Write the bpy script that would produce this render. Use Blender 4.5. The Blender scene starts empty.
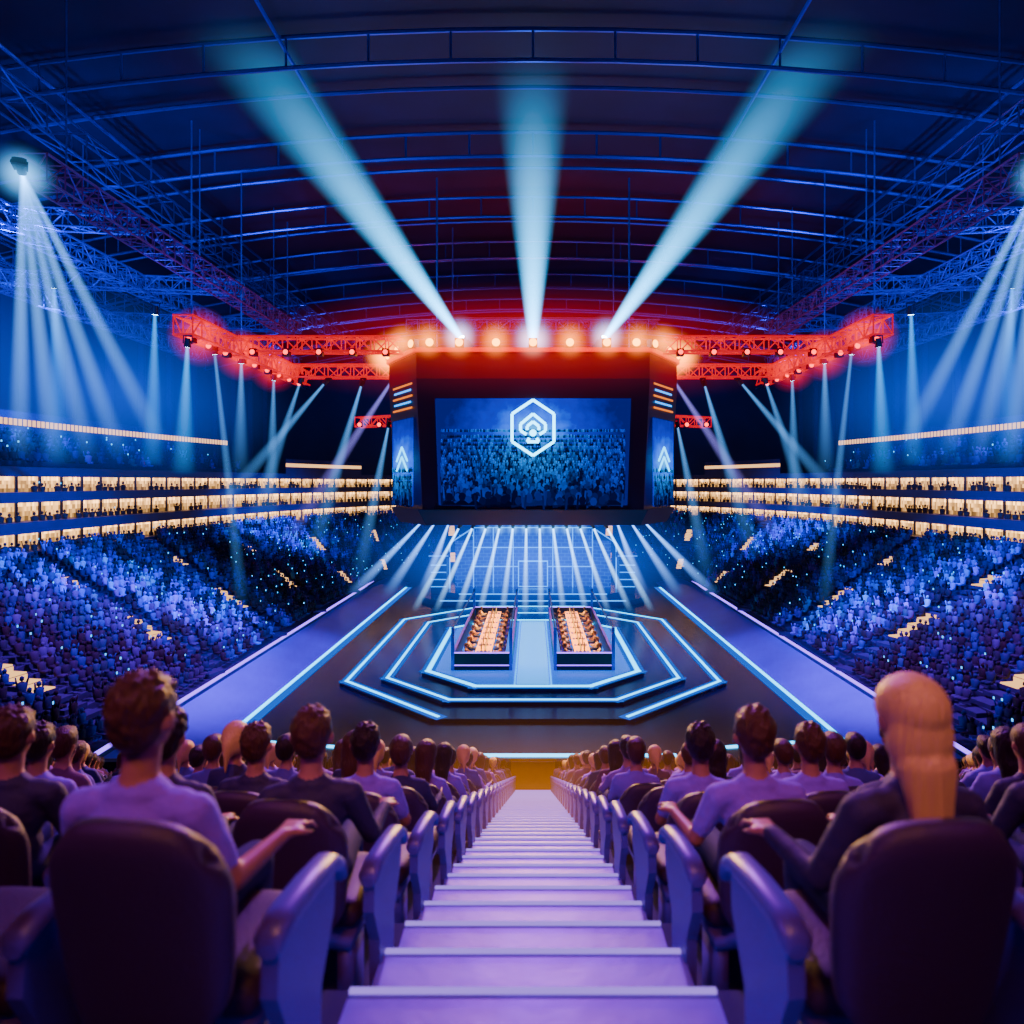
import bpy, bmesh, math, random
import numpy as np
from mathutils import Vector, Matrix, Euler
random.seed(7); np.random.seed(7)
scn=bpy.context.scene
COL=scn.collection
CZ=11.5   # eye height above arena floor

# ------------------------------------------------------------ materials
def mat(name,col=(.5,.5,.5),rough=.5,metal=0,emit=None,estr=0,noise=0,nscale=5,attr=None,bump=0,spec=None,stretch=None):
    m=bpy.data.materials.new(name); m.use_nodes=True
    nt=m.node_tree; b=nt.nodes['Principled BSDF']
    b.inputs['Base Color'].default_value=(*col,1)
    b.inputs['Roughness'].default_value=rough
    b.inputs['Metallic'].default_value=metal
    if spec is not None: b.inputs['Specular IOR Level'].default_value=spec
    if emit:
        b.inputs['Emission Color'].default_value=(*emit,1)
        b.inputs['Emission Strength'].default_value=estr
    if attr:
        a=nt.nodes.new('ShaderNodeAttribute'); a.attribute_name=attr
        nt.links.new(a.outputs['Color'],b.inputs['Base Color'])
    if noise or bump:
        tc=nt.nodes.new('ShaderNodeTexCoord'); n=nt.nodes.new('ShaderNodeTexNoise')
        n.inputs['Scale'].default_value=nscale; n.inputs['Detail'].default_value=4
        if stretch:
            mp=nt.nodes.new('ShaderNodeMapping'); mp.inputs['Scale'].default_value=stretch
            nt.links.new(tc.outputs['Object'],mp.inputs[0]); nt.links.new(mp.outputs[0],n.inputs['Vector'])
        else: nt.links.new(tc.outputs['Object'],n.inputs['Vector'])
        if noise and not attr:
            mx=nt.nodes.new('ShaderNodeMix'); mx.data_type='RGBA'
            mx.inputs[6].default_value=(*[c*(1-noise) for c in col],1)
            mx.inputs[7].default_value=(*[min(1,c*(1+noise)) for c in col],1)
            nt.links.new(n.outputs['Fac'],mx.inputs[0]); nt.links.new(mx.outputs[2],b.inputs['Base Color'])
        if bump:
            bp=nt.nodes.new('ShaderNodeBump'); bp.inputs['Strength'].default_value=bump
            bp.inputs['Distance'].default_value=.02
            nt.links.new(n.outputs['Fac'],bp.inputs['Height']); nt.links.new(bp.outputs['Normal'],b.inputs['Normal'])
    return m
def emat(name,col,s,attr=None,lamp=True):
    m=bpy.data.materials.new(name); m.use_nodes=True; nt=m.node_tree; nt.nodes.clear()
    o=nt.nodes.new('ShaderNodeOutputMaterial'); e=nt.nodes.new('ShaderNodeEmission')
    e.inputs[0].default_value=(*col,1); e.inputs[1].default_value=s
    if attr:
        a=nt.nodes.new('ShaderNodeAttribute'); a.attribute_name=attr; nt.links.new(a.outputs['Color'],e.inputs[0])
    nt.links.new(e.outputs[0],o.inputs[0])
    if not lamp:
        try: m.cycles.emission_sampling='NONE'
        except Exception: pass
    return m

M={}
M['floor']=mat('arena_floor_dark',(.006,.008,.06),.25,noise=.4,nscale=.6)
M['concrete']=mat('concrete_navy',(.018,.010,.10),.8,noise=.4,nscale=3,bump=.3)
M['tread']=mat('stair_tread',(.16,.05,.80),.42,noise=.2,nscale=6,bump=.2)
M['treadshade']=mat('stair_rear_shade',(.012,.004,.08),.7)  # contact shade painted as a dark band at each tread's rear
M['steel']=mat('truss_steel',(.03,.09,.60),.35,metal=.5)
M['roofsteel']=mat('roof_steel',(.02,.06,.55),.35,metal=.6)
M['redlitsteel']=mat('truss_steel_red_lit',(.9,.0,.01),.45,metal=.1,emit=(1,.002,.006),estr=.6)  # red lamplight painted into the truss as colour and emission
M['deck']=mat('roof_deck',(.006,.006,.05),.7,noise=.5,nscale=.3)
M['wall']=mat('arena_wall',(.004,.022,.14),.8,noise=.4,nscale=.2)
M['black']=mat('black_housing',(.008,.006,.014),.4)
M['fascia']=mat('balcony_fascia',(.012,.022,.16),.5,noise=.3,nscale=1)
M['ramp']=mat('ramp_panel',(.10,.03,.75),.3,noise=.2,nscale=.4)
M['chair']=mat('seat_fabric',(.045,.014,.055),.5,bump=.2,nscale=120)
M['chairarm']=mat('seat_arm',(.085,.025,.42),.38)
M['cyan']=emat('led_cyan',(.0,.50,1),5.5)
M['cyan2']=emat('led_cyan_soft',(.0,.28,1),3)
M['edge']=emat('led_floor_glow',(.0,.15,1),.9)  # soft glow beside the LED lines, painted as a wide faint strip
M['white']=emat('led_ice',(.03,.50,1),5)
M['purple']=emat('led_purple',(.26,.08,1),4)
M['nosing']=emat('step_led',(.38,.20,1),1.3)
M['orange']=emat('lamp_orange',(1,.30,.02),11)
M['redlamp']=emat('lamp_red',(1,.02,.012),7)
M['lens']=emat('lamp_lens',(.4,.75,1),40)
M['warm']=emat('warm_interior',(1,.7,.35),1.7,attr='tint',lamp=False)
M['aisle']=emat('aisle_light',(1,.50,.17),2.0,lamp=False)
M['skin']=mat('skin',(.42,.20,.13),.5,noise=.1,nscale=20)
M['hairdark']=mat('hair_dark',(.022,.010,.005),.42,bump=.8,nscale=6,stretch=(14,14,1.5))
M['hairbrown']=mat('hair_brown',(.085,.036,.010),.42,bump=.8,nscale=6,stretch=(14,14,1.5))
M['hairblond']=mat('hair_blond',(.85,.62,.17),.4,bump=.6,nscale=6,stretch=(14,14,1.0))
M['shirt']=mat('shirt_tinted',(.3,.3,.4),.8,attr='tint',bump=.2,nscale=40)
M['shirtviolet']=mat('shirt_violet',(.26,.07,.80),.8,bump=.4,nscale=22,noise=.15)
M['shirtblack']=mat('shirt_black',(.025,.010,.08),.7,bump=.4,nscale=22)
M['pants']=mat('trousers',(.02,.02,.09),.8)
M['shoe']=mat('shoes',(.05,.05,.05),.6)
M['eye']=mat('eye',(.85,.85,.85),.2)
M['pupil']=mat('pupil',(.02,.01,.01),.2)
M['crowd']=mat('crowd_cloth',(.3,.3,.4),.8,attr='tint')
M['glow']=emat('crowd_phone',(.02,.4,1),3,lamp=False)

# ------------------------------------------------------------ mesh builder
class MB:
    def __init__(s): s.v=[];s.f=[];s.m=[];s.mats=[]
    def mi(s,m):
        if m not in s.mats: s.mats.append(m)
        return s.mats.index(m)
    def face(s,pts,m):
        b=len(s.v); s.v+= [tuple(p) for p in pts]; s.f.append(tuple(range(b,b+len(pts)))); s.m.append(s.mi(m))
    def add(s,v,f,m):
        b=len(s.v); s.v+=[tuple(p) for p in v]; k=s.mi(m)
        for q in f: s.f.append(tuple(i+b for i in q)); s.m.append(k)
    def box(s,c,d,m,rot=None):
        x,y,z=[q/2 for q in d]
        v=[Vector((sx*x,sy*y,sz*z)) for sx in(-1,1) for sy in(-1,1) for sz in(-1,1)]
        if rot: v=[rot@p for p in v]
        v=[p+Vector(c) for p in v]
        s.add(v,[(0,1,3,2),(4,6,7,5),(0,4,5,1),(2,3,7,6),(0,2,6,4),(1,5,7,3)],m)
    def bar(s,a,b,r,m,n=5,r2=None):
        a=Vector(a);b=Vector(b);d=b-a
        if d.length<1e-6:return
        q=d.to_track_quat('Z','Y'); r2=r if r2 is None else r2
        v=[];
        for p,rr in((a,r),(b,r2)):
            for i in range(n):
                t=2*math.pi*i/n; v.append(p+q@Vector((rr*math.cos(t),rr*math.sin(t),0)))
        f=[(i,(i+1)%n,n+(i+1)%n,n+i) for i in range(n)]+[tuple(range(n-1,-1,-1)),tuple(range(n,2*n))]
        s.add(v,f,m)
    def disc(s,c,r,nrm,m,n=16):
        q=Vector(nrm).to_track_quat('Z','Y'); s.face([Vector(c)+q@Vector((r*math.cos(2*math.pi*i/n),r*math.sin(2*math.pi*i/n),0)) for i in range(n)],m)
    def strip(s,a,b,w,h,m):
        a=Vector(a);b=Vector(b); d=(b-a); L=d.length; ang=math.atan2(d.y,d.x)
        s.box((a+b)/2+Vector((0,0,h/2)),(L+w,w,h),m,Matrix.Rotation(ang,3,'Z'))
    def obj(s,name,parent=None,smooth=False):
        me=bpy.data.meshes.new(name); me.from_pydata(s.v,[],s.f)
        for m in s.mats: me.materials.append(m)
        me.polygons.foreach_set('material_index',s.m)
        if smooth: me.polygons.foreach_set('use_smooth',[True]*len(s.f))
        me.update(); o=bpy.data.objects.new(name,me); COL.objects.link(o)
        if parent: o.parent=parent
        return o
def empty(name,loc=(0,0,0)):
    o=bpy.data.objects.new(name,None);o.location=loc;COL.objects.link(o);return o
def truss(mb,a,b,w,m,r=.05,h=None,step=None):
    a=Vector(a);b=Vector(b);d=(b-a);L=d.length;u=d.normalized()
    side=u.cross(Vector((0,0,1))).normalized(); up=side.cross(u).normalized(); h=h or w
    c=[side*(sx*w/2)+up*(sz*h/2) for sx,sz in((-1,-1),(1,-1),(1,1),(-1,1))]
    for k in c: mb.bar(a+k,b+k,r,m)
    n=max(2,int(L/(step or w)))
    for i in range(n):
        p=a+d*(i/n);q=a+d*((i+1)/n)
        for j in range(4):
            k1=c[j];k2=c[(j+1)%4]
            if i%2: k1,k2=k2,k1
            mb.bar(p+k1,q+k2,r*.6,m,4)
        mb.bar(p+c[0],p+c[1],r*.6,m,4);mb.bar(p+c[3],p+c[2],r*.6,m,4)
        mb.bar(p+c[0],p+c[3],r*.6,m,4);mb.bar(p+c[1],p+c[2],r*.6,m,4)

# ------------------------------------------------------------ merged instancing
def tmpl(obs):
    V=[];LI=[];LS=[];MI=[];mats=[];off=0;lo=0
    for o in obs:
        me=o if isinstance(o,bpy.types.Mesh) else o.data
        n=len(me.vertices); v=np.empty(n*3); me.vertices.foreach_get('co',v); V.append(v.reshape(-1,3))
        li=np.empty(len(me.loops),int); me.loops.foreach_get('vertex_index',li); LI.append(li+off)
        ls=np.empty(len(me.polygons),int); me.polygons.foreach_get('loop_start',ls); LS.append(ls+lo)
        mi=np.empty(len(me.polygons),int); me.polygons.foreach_get('material_index',mi)
        mp=[]
        for m in me.materials:
            if m not in mats: mats.append(m)
            mp.append(mats.index(m))
        MI.append(np.array(mp)[mi]); off+=n; lo+=len(li)
    return dict(v=np.vstack(V),li=np.concatenate(LI),ls=np.concatenate(LS),mi=np.concatenate(MI),mats=mats)
def merged(name,items,smooth=True,parent=None):
    mats=[];V=[];LI=[];LS=[];MI=[];C=[];off=0;lo=0
    for t,p,rz,s,c in items:
        for m in t['mats']:
            if m not in mats: mats.append(m)
        mp=np.array([mats.index(m) for m in t['mats']])
        ca,sa=math.cos(rz),math.sin(rz); R=np.array([[ca,-sa,0],[sa,ca,0],[0,0,1]])
        V.append((t['v']*s)@R.T+np.array(p))
        LI.append(t['li']+off);LS.append(t['ls']+lo);MI.append(mp[t['mi']])
        C.append(np.tile(np.array([*c,1.0]),(len(t['v']),1)))
        off+=len(t['v']);lo+=len(t['li'])
    V=np.vstack(V);LI=np.concatenate(LI);LS=np.concatenate(LS);MI=np.concatenate(MI);C=np.vstack(C)
    me=bpy.data.meshes.new(name); me.vertices.add(len(V));me.vertices.foreach_set('co',V.ravel())
    me.loops.add(len(LI));me.loops.foreach_set('vertex_index',LI)
    me.polygons.add(len(LS));me.polygons.foreach_set('loop_start',LS)
    for m in mats: me.materials.append(m)
    me.polygons.foreach_set('material_index',MI)
    if smooth: me.polygons.foreach_set('use_smooth',np.ones(len(LS),bool))
    a=me.color_attributes.new('tint','FLOAT_COLOR','POINT'); a.data.foreach_set('color',C.ravel())
    me.update(calc_edges=True); me.validate()
    o=bpy.data.objects.new(name,me);COL.objects.link(o)
    if parent:o.parent=parent
    return o

# ------------------------------------------------------------ people
def ico(sub=2):
    bm=bmesh.new();bmesh.ops.create_icosphere(bm,subdivisions=sub,radius=1)
    v=[tuple(x.co) for x in bm.verts];f=[tuple(y.index for y in x.verts) for x in bm.faces];bm.free();return v,f
ICO=ico(2); ICO3=ico(3)
def remesh(prims,voxel,smooth=6,name='body'):
    mb=MB(); D=M['pants']
    for p in prims:
        if p[0]=='e':
            R=Euler(p[4]).to_matrix() if len(p)>4 else Matrix.Identity(3)
            I=ICO3 if max(p[2])>.07 else ICO
            mb.add([R@Vector((x*p[2][0],y*p[2][1],z*p[2][2]))+Vector(p[1]) for x,y,z in I[0]],I[1],D)
        else:
            _,a,b,ra,rb,_m=p
            mb.bar(a,b,ra,D,16,rb)
            for c,r in((a,ra),(b,rb)):
                mb.add([Vector((x*r,y*r,z*r))+Vector(c) for x,y,z in ICO[0]],ICO[1],D)
    o=mb.obj('tmp'); r=o.modifiers.new('r','REMESH');r.mode='VOXEL';r.voxel_size=voxel
    if smooth:
        sm=o.modifiers.new('s','SMOOTH');sm.factor=.5;sm.iterations=smooth
    dg=bpy.context.evaluated_depsgraph_get(); me=bpy.data.meshes.new_from_object(o.evaluated_get(dg))
    bpy.data.objects.remove(o); me.name=name; me.materials.clear()
    n=len(me.polygons); c=np.empty(n*3); me.polygons.foreach_get('center',c); c=c.reshape(-1,3)
    mats=[];best=np.full(n,1e9);idx=np.zeros(n,int)
    for p in prims:
        m=p[3] if p[0]=='e' else p[5]
        if m not in mats: mats.append(m)
        k=mats.index(m)
        if p[0]=='e':
            R=np.array((Euler(p[4]).to_matrix() if len(p)>4 else Matrix.Identity(3)))
            q=(c-np.array(p[1]))@R; d=(np.linalg.norm(q/np.array(p[2]),axis=1)-1)*min(p[2])
        else:
            a=np.array(p[1]);b=np.array(p[2]);ab=b-a;t=np.clip(((c-a)@ab)/(ab@ab),0,1)
            d=np.linalg.norm(c-(a+t[:,None]*ab),axis=1)-(p[3]+(p[4]-p[3])*t)
        w=d<best; best[w]=d[w]; idx[w]=k
    for m in mats: me.materials.append(m)
    me.polygons.foreach_set('material_index',idx.astype(np.int32)); me.polygons.foreach_set('use_smooth',np.ones(n,bool))
    me.update(); return me

def hand(P,wr,fd,pd,side,skin,curl=.5):
    wr=Vector(wr);f=Vector(fd).normalized();n=Vector(pd);n=(n-f*n.dot(f)).normalized();l=f.cross(n).normalized()*side
    for k in(-.026,-.009,.009,.026): P.append(('c',wr+l*k*.6+f*.005,wr+l*k+f*.085,.014,.012,skin))
    for k,L in((-.033,.058),(-.011,.072),(.011,.078),(.033,.070)):
        a=wr+l*k+f*.088; d1=(f*math.cos(curl*.6)+n*math.sin(curl*.6)); d2=(f*math.cos(curl*1.6)+n*math.sin(curl*1.6))
        b=a+d1*L*.5+l*k*.2; c=b+d2*L*.5+l*k*.15
        P.append(('c',a,b,.0088,.0080,skin)); P.append(('c',b,c,.0080,.0066,skin))
    a=wr+l*.022+f*.02;b=a+(l*.8+f*.7+n*.2).normalized()*.04;c=b+(f*.9+l*.2+n*.35).normalized()*.032
    P.append(('c',a,b,.012,.0105,skin));P.append(('c',b,c,.0105,.008,skin))

def figure(shirt,skin,pants,female=False,armR='rest',armL='lap',sleeve='short',hands=True):
    P=[]; w=.88 if female else .97
    S=shirt
    P+= [('e',(0,0,.52),(.160,.125,.11),pants),('e',(0,-.02,.64),(.130*w,.10,.14),S),('e',(0,-.02,.78),(.150*w,.105,.15),S),
         ('c',(-.125*w,-.02,.865),(.125*w,-.02,.865),.055,.055,S),('e',(0,-.02,.90),(.10*w,.065,.055),S)]
    if female: P+=[('e',(-.06,.07,.76),(.055,.05,.055),S),('e',(.06,.07,.76),(.055,.05,.055),S)]
    for s in(-1,1):
        hip=(s*.085,.03,.51);kn=(s*.12,.40,.50);an=(s*.12,.40,.10)
        P+=[('c',hip,kn,.085,.062,pants),('c',kn,an,.060,.038,pants),('c',(s*.12,.39,.05),(s*.125,.53,.035),.042,.034,M['shoe']),('e',(s*.12,.37,.05),(.038,.045,.045),M['shoe'])]
        sh=(s*.17*w,-.02,.855); mode=armR if s>0 else armL
        if mode=='rest': el=(s*.245,.03,.65);wr=(s*.285,.25,.665);fd=(.05*s,1,-.05);pd=(0,0,-1)
        elif mode=='lap': el=(s*.225,.05,.63);wr=(s*.12,.25,.615);fd=(-s*.3,1,-.1);pd=(0,0,-1)
        elif mode=='fwd': el=(s*.225,.14,.66);wr=(s*.13,.34,.72);fd=(-s*.2,1,.15);pd=(-s*.7,0,-.7)
        mid=tuple(Vector(sh).lerp(Vector(el),.7))
        if sleeve=='short': P+=[('c',sh,mid,.055,.044,S),('c',mid,el,.037,.034,skin),('c',el,wr,.036,.024,skin)]
        else: P+=[('c',sh,el,.055,.041,S),('c',el,wr,.040,.030,S)]
        if hands: hand(P,wr,fd,pd,-s,skin)
        else: P.append(('e',tuple(Vector(wr)+Vector(fd).normalized()*.07),(.035,.07,.02),skin))
    P+=[('c',(0,-.025,.90),(0,.0,1.02),.050,.048,skin),
        ('e',(0,.0,1.115),(.074,.090,.098),skin),('e',(0,.035,1.065),(.054,.056,.07),skin),
        ('c',(0,.09,1.11),(0,.108,1.075),.008,.014,skin),
        ('c',(-.018,.088,1.043),(.018,.088,1.043),.009,.009,skin)]
    for s in(-1,1): P.append(('e',(s*.081,-.005,1.095),(.013,.022,.032),skin))
    return P
def tufts(m,R,c,n,rad,lo,seed):
    rr=random.Random(seed); L=[]
    for i in range(n):
        u=1-(1-lo)*(i+.5)/n; r=math.sqrt(max(0,1-u*u)); a=2.399*i
        p=(c[0]+R[0]*r*math.cos(a),c[1]+R[1]*r*math.sin(a),c[2]+R[2]*u)
        if p[1]>.055 and p[2]<1.16: continue
        if abs(p[0])>.06 and p[2]<1.11 and p[1]>-.03: continue
        L.append(('e',p,(rad*rr.uniform(.7,1.2),rad*rr.uniform(.7,1.2),rad*rr.uniform(1.2,2.4)),m,(rr.uniform(-.5,.5),rr.uniform(-.5,.5),0)))
    return L
def hairprims(kind,m,fine=True):
    if kind=='short':
        L=[('e',(0,-.010,1.135),(.084,.097,.092),m),('e',(0,-.036,1.09),(.073,.065,.072),m),('e',(0,.035,1.175),(.062,.055,.045),m)]
        return L+(tufts(m,(.074,.087,.083),(0,-.012,1.135),90,.0145,-.5,3) if fine else [])
    if kind=='curly':
        L=[('e',(0,-.012,1.14),(.090,.100,.094),m),('e',(0,-.04,1.09),(.082,.07,.08),m)]
        return L+(tufts(m,(.084,.092,.088),(0,-.014,1.14),70,.017,-.6,5) if fine else [])
    if kind=='long': return [('e',(0,-.012,1.135),(.092,.104,.097),m),('e',(0,-.045,1.06),(.088,.070,.12),m),('c',(-.035,-.075,1.0),(-.022,-.098,.84),.044,.028,m),('c',(.035,-.075,1.0),(.022,-.098,.84),.044,.028,m),('c',(0,-.085,1.0),(0,-.108,.82),.05,.028,m)]
    if kind=='pony': return [('e',(0,-.012,1.135),(.087,.099,.094),m),('e',(0,-.04,1.09),(.078,.064,.08),m),('c',(0,-.11,1.12),(0,-.135,.95),.033,.018,m)]
def person_obj(name,shirt,hair,hmat,loc,rz=0,female=False,armR='rest',armL='lap',sleeve='short',voxel=.0095,scale=.95,cache={}):
    key=(shirt.name,hair,hmat.name,female,armR,armL,sleeve,voxel)
    if key not in cache:
        b=remesh(figure(shirt,M['skin'],M['pants'],female,armR,armL,sleeve),voxel,3,'person_body')
        h=remesh(hairprims(hair,hmat),.0055 if voxel<.01 else .0065,6 if hair in('long','pony') else 5,'person_hair')
        n=len(h.vertices);v=np.empty(n*3);h.vertices.foreach_get('co',v);v=v.reshape(-1,3)
        if hair in('long','pony'):
            ang=np.arctan2(v[:,0],-(v[:,1]+.01)); v[:,:2]*= (1+.011*np.sin(ang*34+np.sin(v[:,2]*14)*1.2))[:,None]
            h.vertices.foreach_set('co',v.ravel());h.update()
        e=MB()
        for s in(-1,1):
            e.add([(x*.013+s*.03,y*.013+.076,z*.013+1.105) for x,y,z in ICO[0]],ICO[1],M['eye'])
            e.add([(x*.006+s*.03,y*.006+.0865,z*.006+1.105) for x,y,z in ICO[0]],ICO[1],M['pupil'])
        eo=e.obj('eyes',smooth=True); em=eo.data; bpy.data.objects.remove(eo)
        cache[key]=(b,h,em)
    p=empty(name,loc); p.rotation_euler=(0,0,rz); p.scale=(scale,)*3
    for nm,me in zip(('body','hair','eyes'),cache[key]):
        o=bpy.data.objects.new(nm,me);COL.objects.link(o);o.parent=p
    return p
def low_person(hair,hmat,pose=('lap','lap'),vox=.042,female=False):
    b=remesh(figure(M['shirt'],M['skin'],M['pants'],female,pose[0],pose[1],'long',hands=False),vox,1,'lp')
    h=remesh(hairprims(hair,hmat,False),.026,1,'lh')
    v=np.empty(len(h.vertices)*3);h.vertices.foreach_get('co',v);v=v.reshape(-1,3)
    c=np.array([0,-.012,1.12]);v=(v-c)*1.09+c;h.vertices.foreach_set('co',v.ravel())
    return tmpl([b,h])

# ------------------------------------------------------------ theatre seat
def seat_parts():
    def panel(w0,w1,h,z0,th,curve,tilt,ybase,arch=0,nx=18,nz=18,corner=.34):
        V=[];F=[]
        for side in(0,1):
            for j in range(nz+1):
                for i in range(nx+1):
                    u=-1+2*i/nx;q=-1+2*j/nz
                    cu=u*math.sqrt(1-q*q/2);cq=q*math.sqrt(1-u*u/2)
                    k=corner*(abs(u*q))**1.5
                    uu=u*(1-k)+cu*k;qq=q*(1-k)+cq*k
                    e=max(abs(u),abs(q)); edge=(1-e**6)**.5 if e<1 else 0
                    W=(w0+(w1-w0)*(qq+1)/2)/2
                    x=uu*W; z=z0+(qq+1)/2*h+ (arch*(1-u*u) if q>0 else 0)*max(0,q)
                    t=(th/2)*(.35+.65*edge)
                    y=ybase-curve*(1-(x/(w1/2))**2)-tilt*(z-z0)
                    y+= -t if side==0 else t
                    V.append((x,y,z))
        N=(nx+1)*(nz+1)
        for s in(0,1):
            for j in range(nz):
                for i in range(nx):
                    a=s*N+j*(nx+1)+i; q=(a,a+1,a+nx+2,a+nx+1)
                    F.append(q if s==0 else q[::-1])
        ring=[i for i in range(nx+1)]+[ (j)*(nx+1)+nx for j in range(1,nz+1)]+[nz*(nx+1)+i for i in range(nx-1,-1,-1)]+[j*(nx+1) for j in range(nz-1,0,-1)]
        for a,b in zip(ring,ring[1:]+ring[:1]): F.append((b,a,a+N,b+N))
        return V,F
    mb=MB()
    V,F=panel(.37,.48,.57,.31,.085,.05,.17,.02,arch=.03,corner=.85); mb.add(V,F,M['chair'])
    V,F=panel(.46,.46,.44,0,.11,0,0,0)
    mb.add([(x,.04+z,.375-y*1.0) for x,y,z in V],[f for f in F],M['chair'])
    mb.box((0,.2,.29),(.40,.34,.05),M['chairarm'])
    for s in(-1,1): mb.box((s*.17,.12,.14),(.05,.16,.28),M['chairarm'])
    return mb.obj('seat_back_and_cushion',smooth=True)
def arm_part():
    mb=MB()
    pts=[(-.03,.585),(-.02,.605),(.05,.625),(.2,.62),(.33,.605),(.375,.575),(.385,.545)]
    V=[];n=12
    for j,(y,z) in enumerate(pts):
        k=.6 if j in(0,) else 1
        for i in range(n):
            t=2*math.pi*i/n; V.append((.040*k*math.copysign(abs(math.cos(t))**.7,math.cos(t)),y,z-.02+.028*k*math.sin(t)))
    F=[]
    for j in range(len(pts)-1):
        for i in range(n): F.append((j*n+i,(j+1)*n+i,(j+1)*n+(i+1)%n,j*n+(i+1)%n))
    F.append(tuple(range(n)));F.append(tuple(range(len(V)-1,len(V)-n-1,-1)))
    mb.add(V,F,M['chairarm']); NP=len(F)
    prof=[(-.01,.59),(.34,.58),(.33,.45),(.24,.30),(.22,.0),(.06,.0),(.05,.30),(-.02,.45)]
    for s in(-.022,.022): 
        q=[(s,y,z) for y,z in prof]; mb.face(q if s>0 else q[::-1],M['chairarm'])
    for a,b in zip(prof,prof[1:]+prof[:1]): mb.face([(-.022,*a),(.022,*a),(.022,*b),(-.022,*b)],M['chairarm'])
    o=mb.obj('seat_arm')
    for p in o.data.polygons: p.use_smooth=p.index<NP-2
    return o
seatO=seat_parts(); armO=arm_part()
T_seat=tmpl([seatO]); T_arm=tmpl([armO]); seatMe=seatO.data; armMe=armO.data
bpy.data.objects.remove(seatO);bpy.data.objects.remove(armO)

# ------------------------------------------------------------ front bowl: steps + platforms
ROWS=22
def rowz(k): return CZ-1.67-.41*k
def rowy(k): return 1.70+k
mb=MB()
for k in range(-2,ROWS):
    y0,y1=1.3+k,2.3+k; z=rowz(k)
    for s in(-1,1):
        mb.box((s*(12.6),(y0+y1)/2,(z-.6)),(24,y1-y0,1.2),M['concrete'])
mb.obj('seating_terrace')
mb=MB()
for i in range(-4,44):
    y1=2.3+.5*i;y0=y1-.5;z=CZ-1.67-.205*i
    mb.box((0,(y0+y1)/2,z-.5),(1.2,.5,1.0),M['tread'])
    mb.box((0,y0+.06,z+.004),(1.2,.12,.008),M['treadshade'])
    mb.box((0,y1-.010,z+.006),(1.2,.018,.012),M['nosing'])
mb.obj('aisle_stairs')
mb=MB()
M['gold']=mat('barrier_gold_lit',(.25,.10,.015),.5,noise=.2,emit=(1,.30,.03),estr=.04)  # golden light put into the barrier as colour and faint emission
mb.box((0,24.15,.95),(44,.3,1.9),M['concrete']); mb.box((0,23.97,1.45),(1.5,.06,.95),M['gold'])
mb.bar((-.8,23.9,2.0),(.8,23.9,2.0),.04,M['gold'],8)
mb.obj('front_barrier')

seats=[];aud=[]
def limx(k): return .80*(rowy(k)+.3)+1.3
palette=[(.03,.012,.12),(.10,.03,.40),(.22,.06,.7),(.34,.12,.85),(.06,.03,.28),(.26,.08,.5),(.02,.015,.08),(.15,.04,.12)]
LP=[low_person('short',M['hairdark']),low_person('short',M['hairbrown'],('rest','lap')),low_person('long',M['hairbrown'],('lap','fwd'),female=True),
    low_person('short',M['hairdark'],('fwd','fwd')),low_person('pony',M['hairblond'],female=True),low_person('long',M['hairdark'],female=True)]
HERO=3
for k in range(0,ROWS):
    j=0
    while True:
        x=.91+.6*j
        if x>min(limx(k),20): break
        for s in(-1,1):
            z=rowz(k);y=rowy(k)
            if k<HERO:
                e=empty('theater_seat',(s*x,y,z)); e.rotation_euler=(0,0,s*.10)
                o=bpy.data.objects.new('seat_back_and_cushion',seatMe);COL.objects.link(o);o.parent=e
                o=bpy.data.objects.new('armrest_inner',armMe);COL.objects.link(o);o.parent=e;o.location.x=-s*.29
            else:
                seats.append((T_seat,(s*x,y,z),s*.06,1,(1,1,1)));seats.append((T_arm,(s*(x-.3),y,z),s*.06,1,(1,1,1)))
            if k>=HERO and random.random()<.9:
                aud.append((random.choice(LP),(s*x+random.uniform(-.04,.04),y+.17+random.uniform(0,.05),z),s*.06+random.uniform(-.25,.25),random.uniform(.92,1.0),random.choice(palette)))
        j+=1
merged('theater_seat_rows',seats); merged('seated_audience',aud)
R0y=rowy(0)+.15
PO=person_obj
PO('seated_man',M['shirtviolet'],'short',M['hairbrown'],(-1.03,R0y,rowz(0)),rz=-.10)
PO('seated_woman',M['shirtblack'],'long',M['hairblond'],(.995,R0y,rowz(0)),rz=.08,female=True,armR='lap',armL='rest',sleeve='long')
people=[(1,-.90,'seated_man','shirtblack','short','hairbrown','rest','lap','long'),(1,-1.50,'seated_man','shirtblack','curly','hairdark','lap','lap','long'),
 (1,.90,'seated_man','shirtviolet','short','hairbrown','lap','rest','short'),(1,1.5,'seated_man','shirtblack','curly','hairbrown','lap','lap','long'),
 (1,2.12,'seated_woman','shirtblack','pony','hairdark','lap','lap','long'),(1,-2.12,'seated_man','shirtblack','short','hairbrown','lap','lap','long'),
 (2,-.92,'seated_woman','shirtviolet','short','hairdark','lap','lap','short'),(2,-1.52,'seated_man','shirtblack','short','hairbrown','lap','lap','long'),
 (2,-2.12,'seated_woman','shirtblack','long','hairbrown','lap','lap','long'),(2,-2.72,'seated_man','shirtviolet','short','hairdark','lap','lap','short'),
 (2,.92,'seated_woman','shirtviolet','short','hairdark','lap','lap','short'),(2,1.52,'seated_man','shirtviolet','short','hairbrown','lap','rest','short'),
 (2,2.12,'seated_man','shirtblack','short','hairdark','lap','lap','long'),(2,2.72,'seated_woman','shirtblack','pony','hairbrown','lap','lap','long')]
for k,x,n,sh,h,hm,ar,al,sl in people:
    PO(n,M[sh],h,M[hm],(x,rowy(k)+.15,rowz(k)),rz=random.uniform(-.15,.15),female='wo' in n,armR=ar,armL=al,sleeve=sl,voxel=.013)

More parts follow.
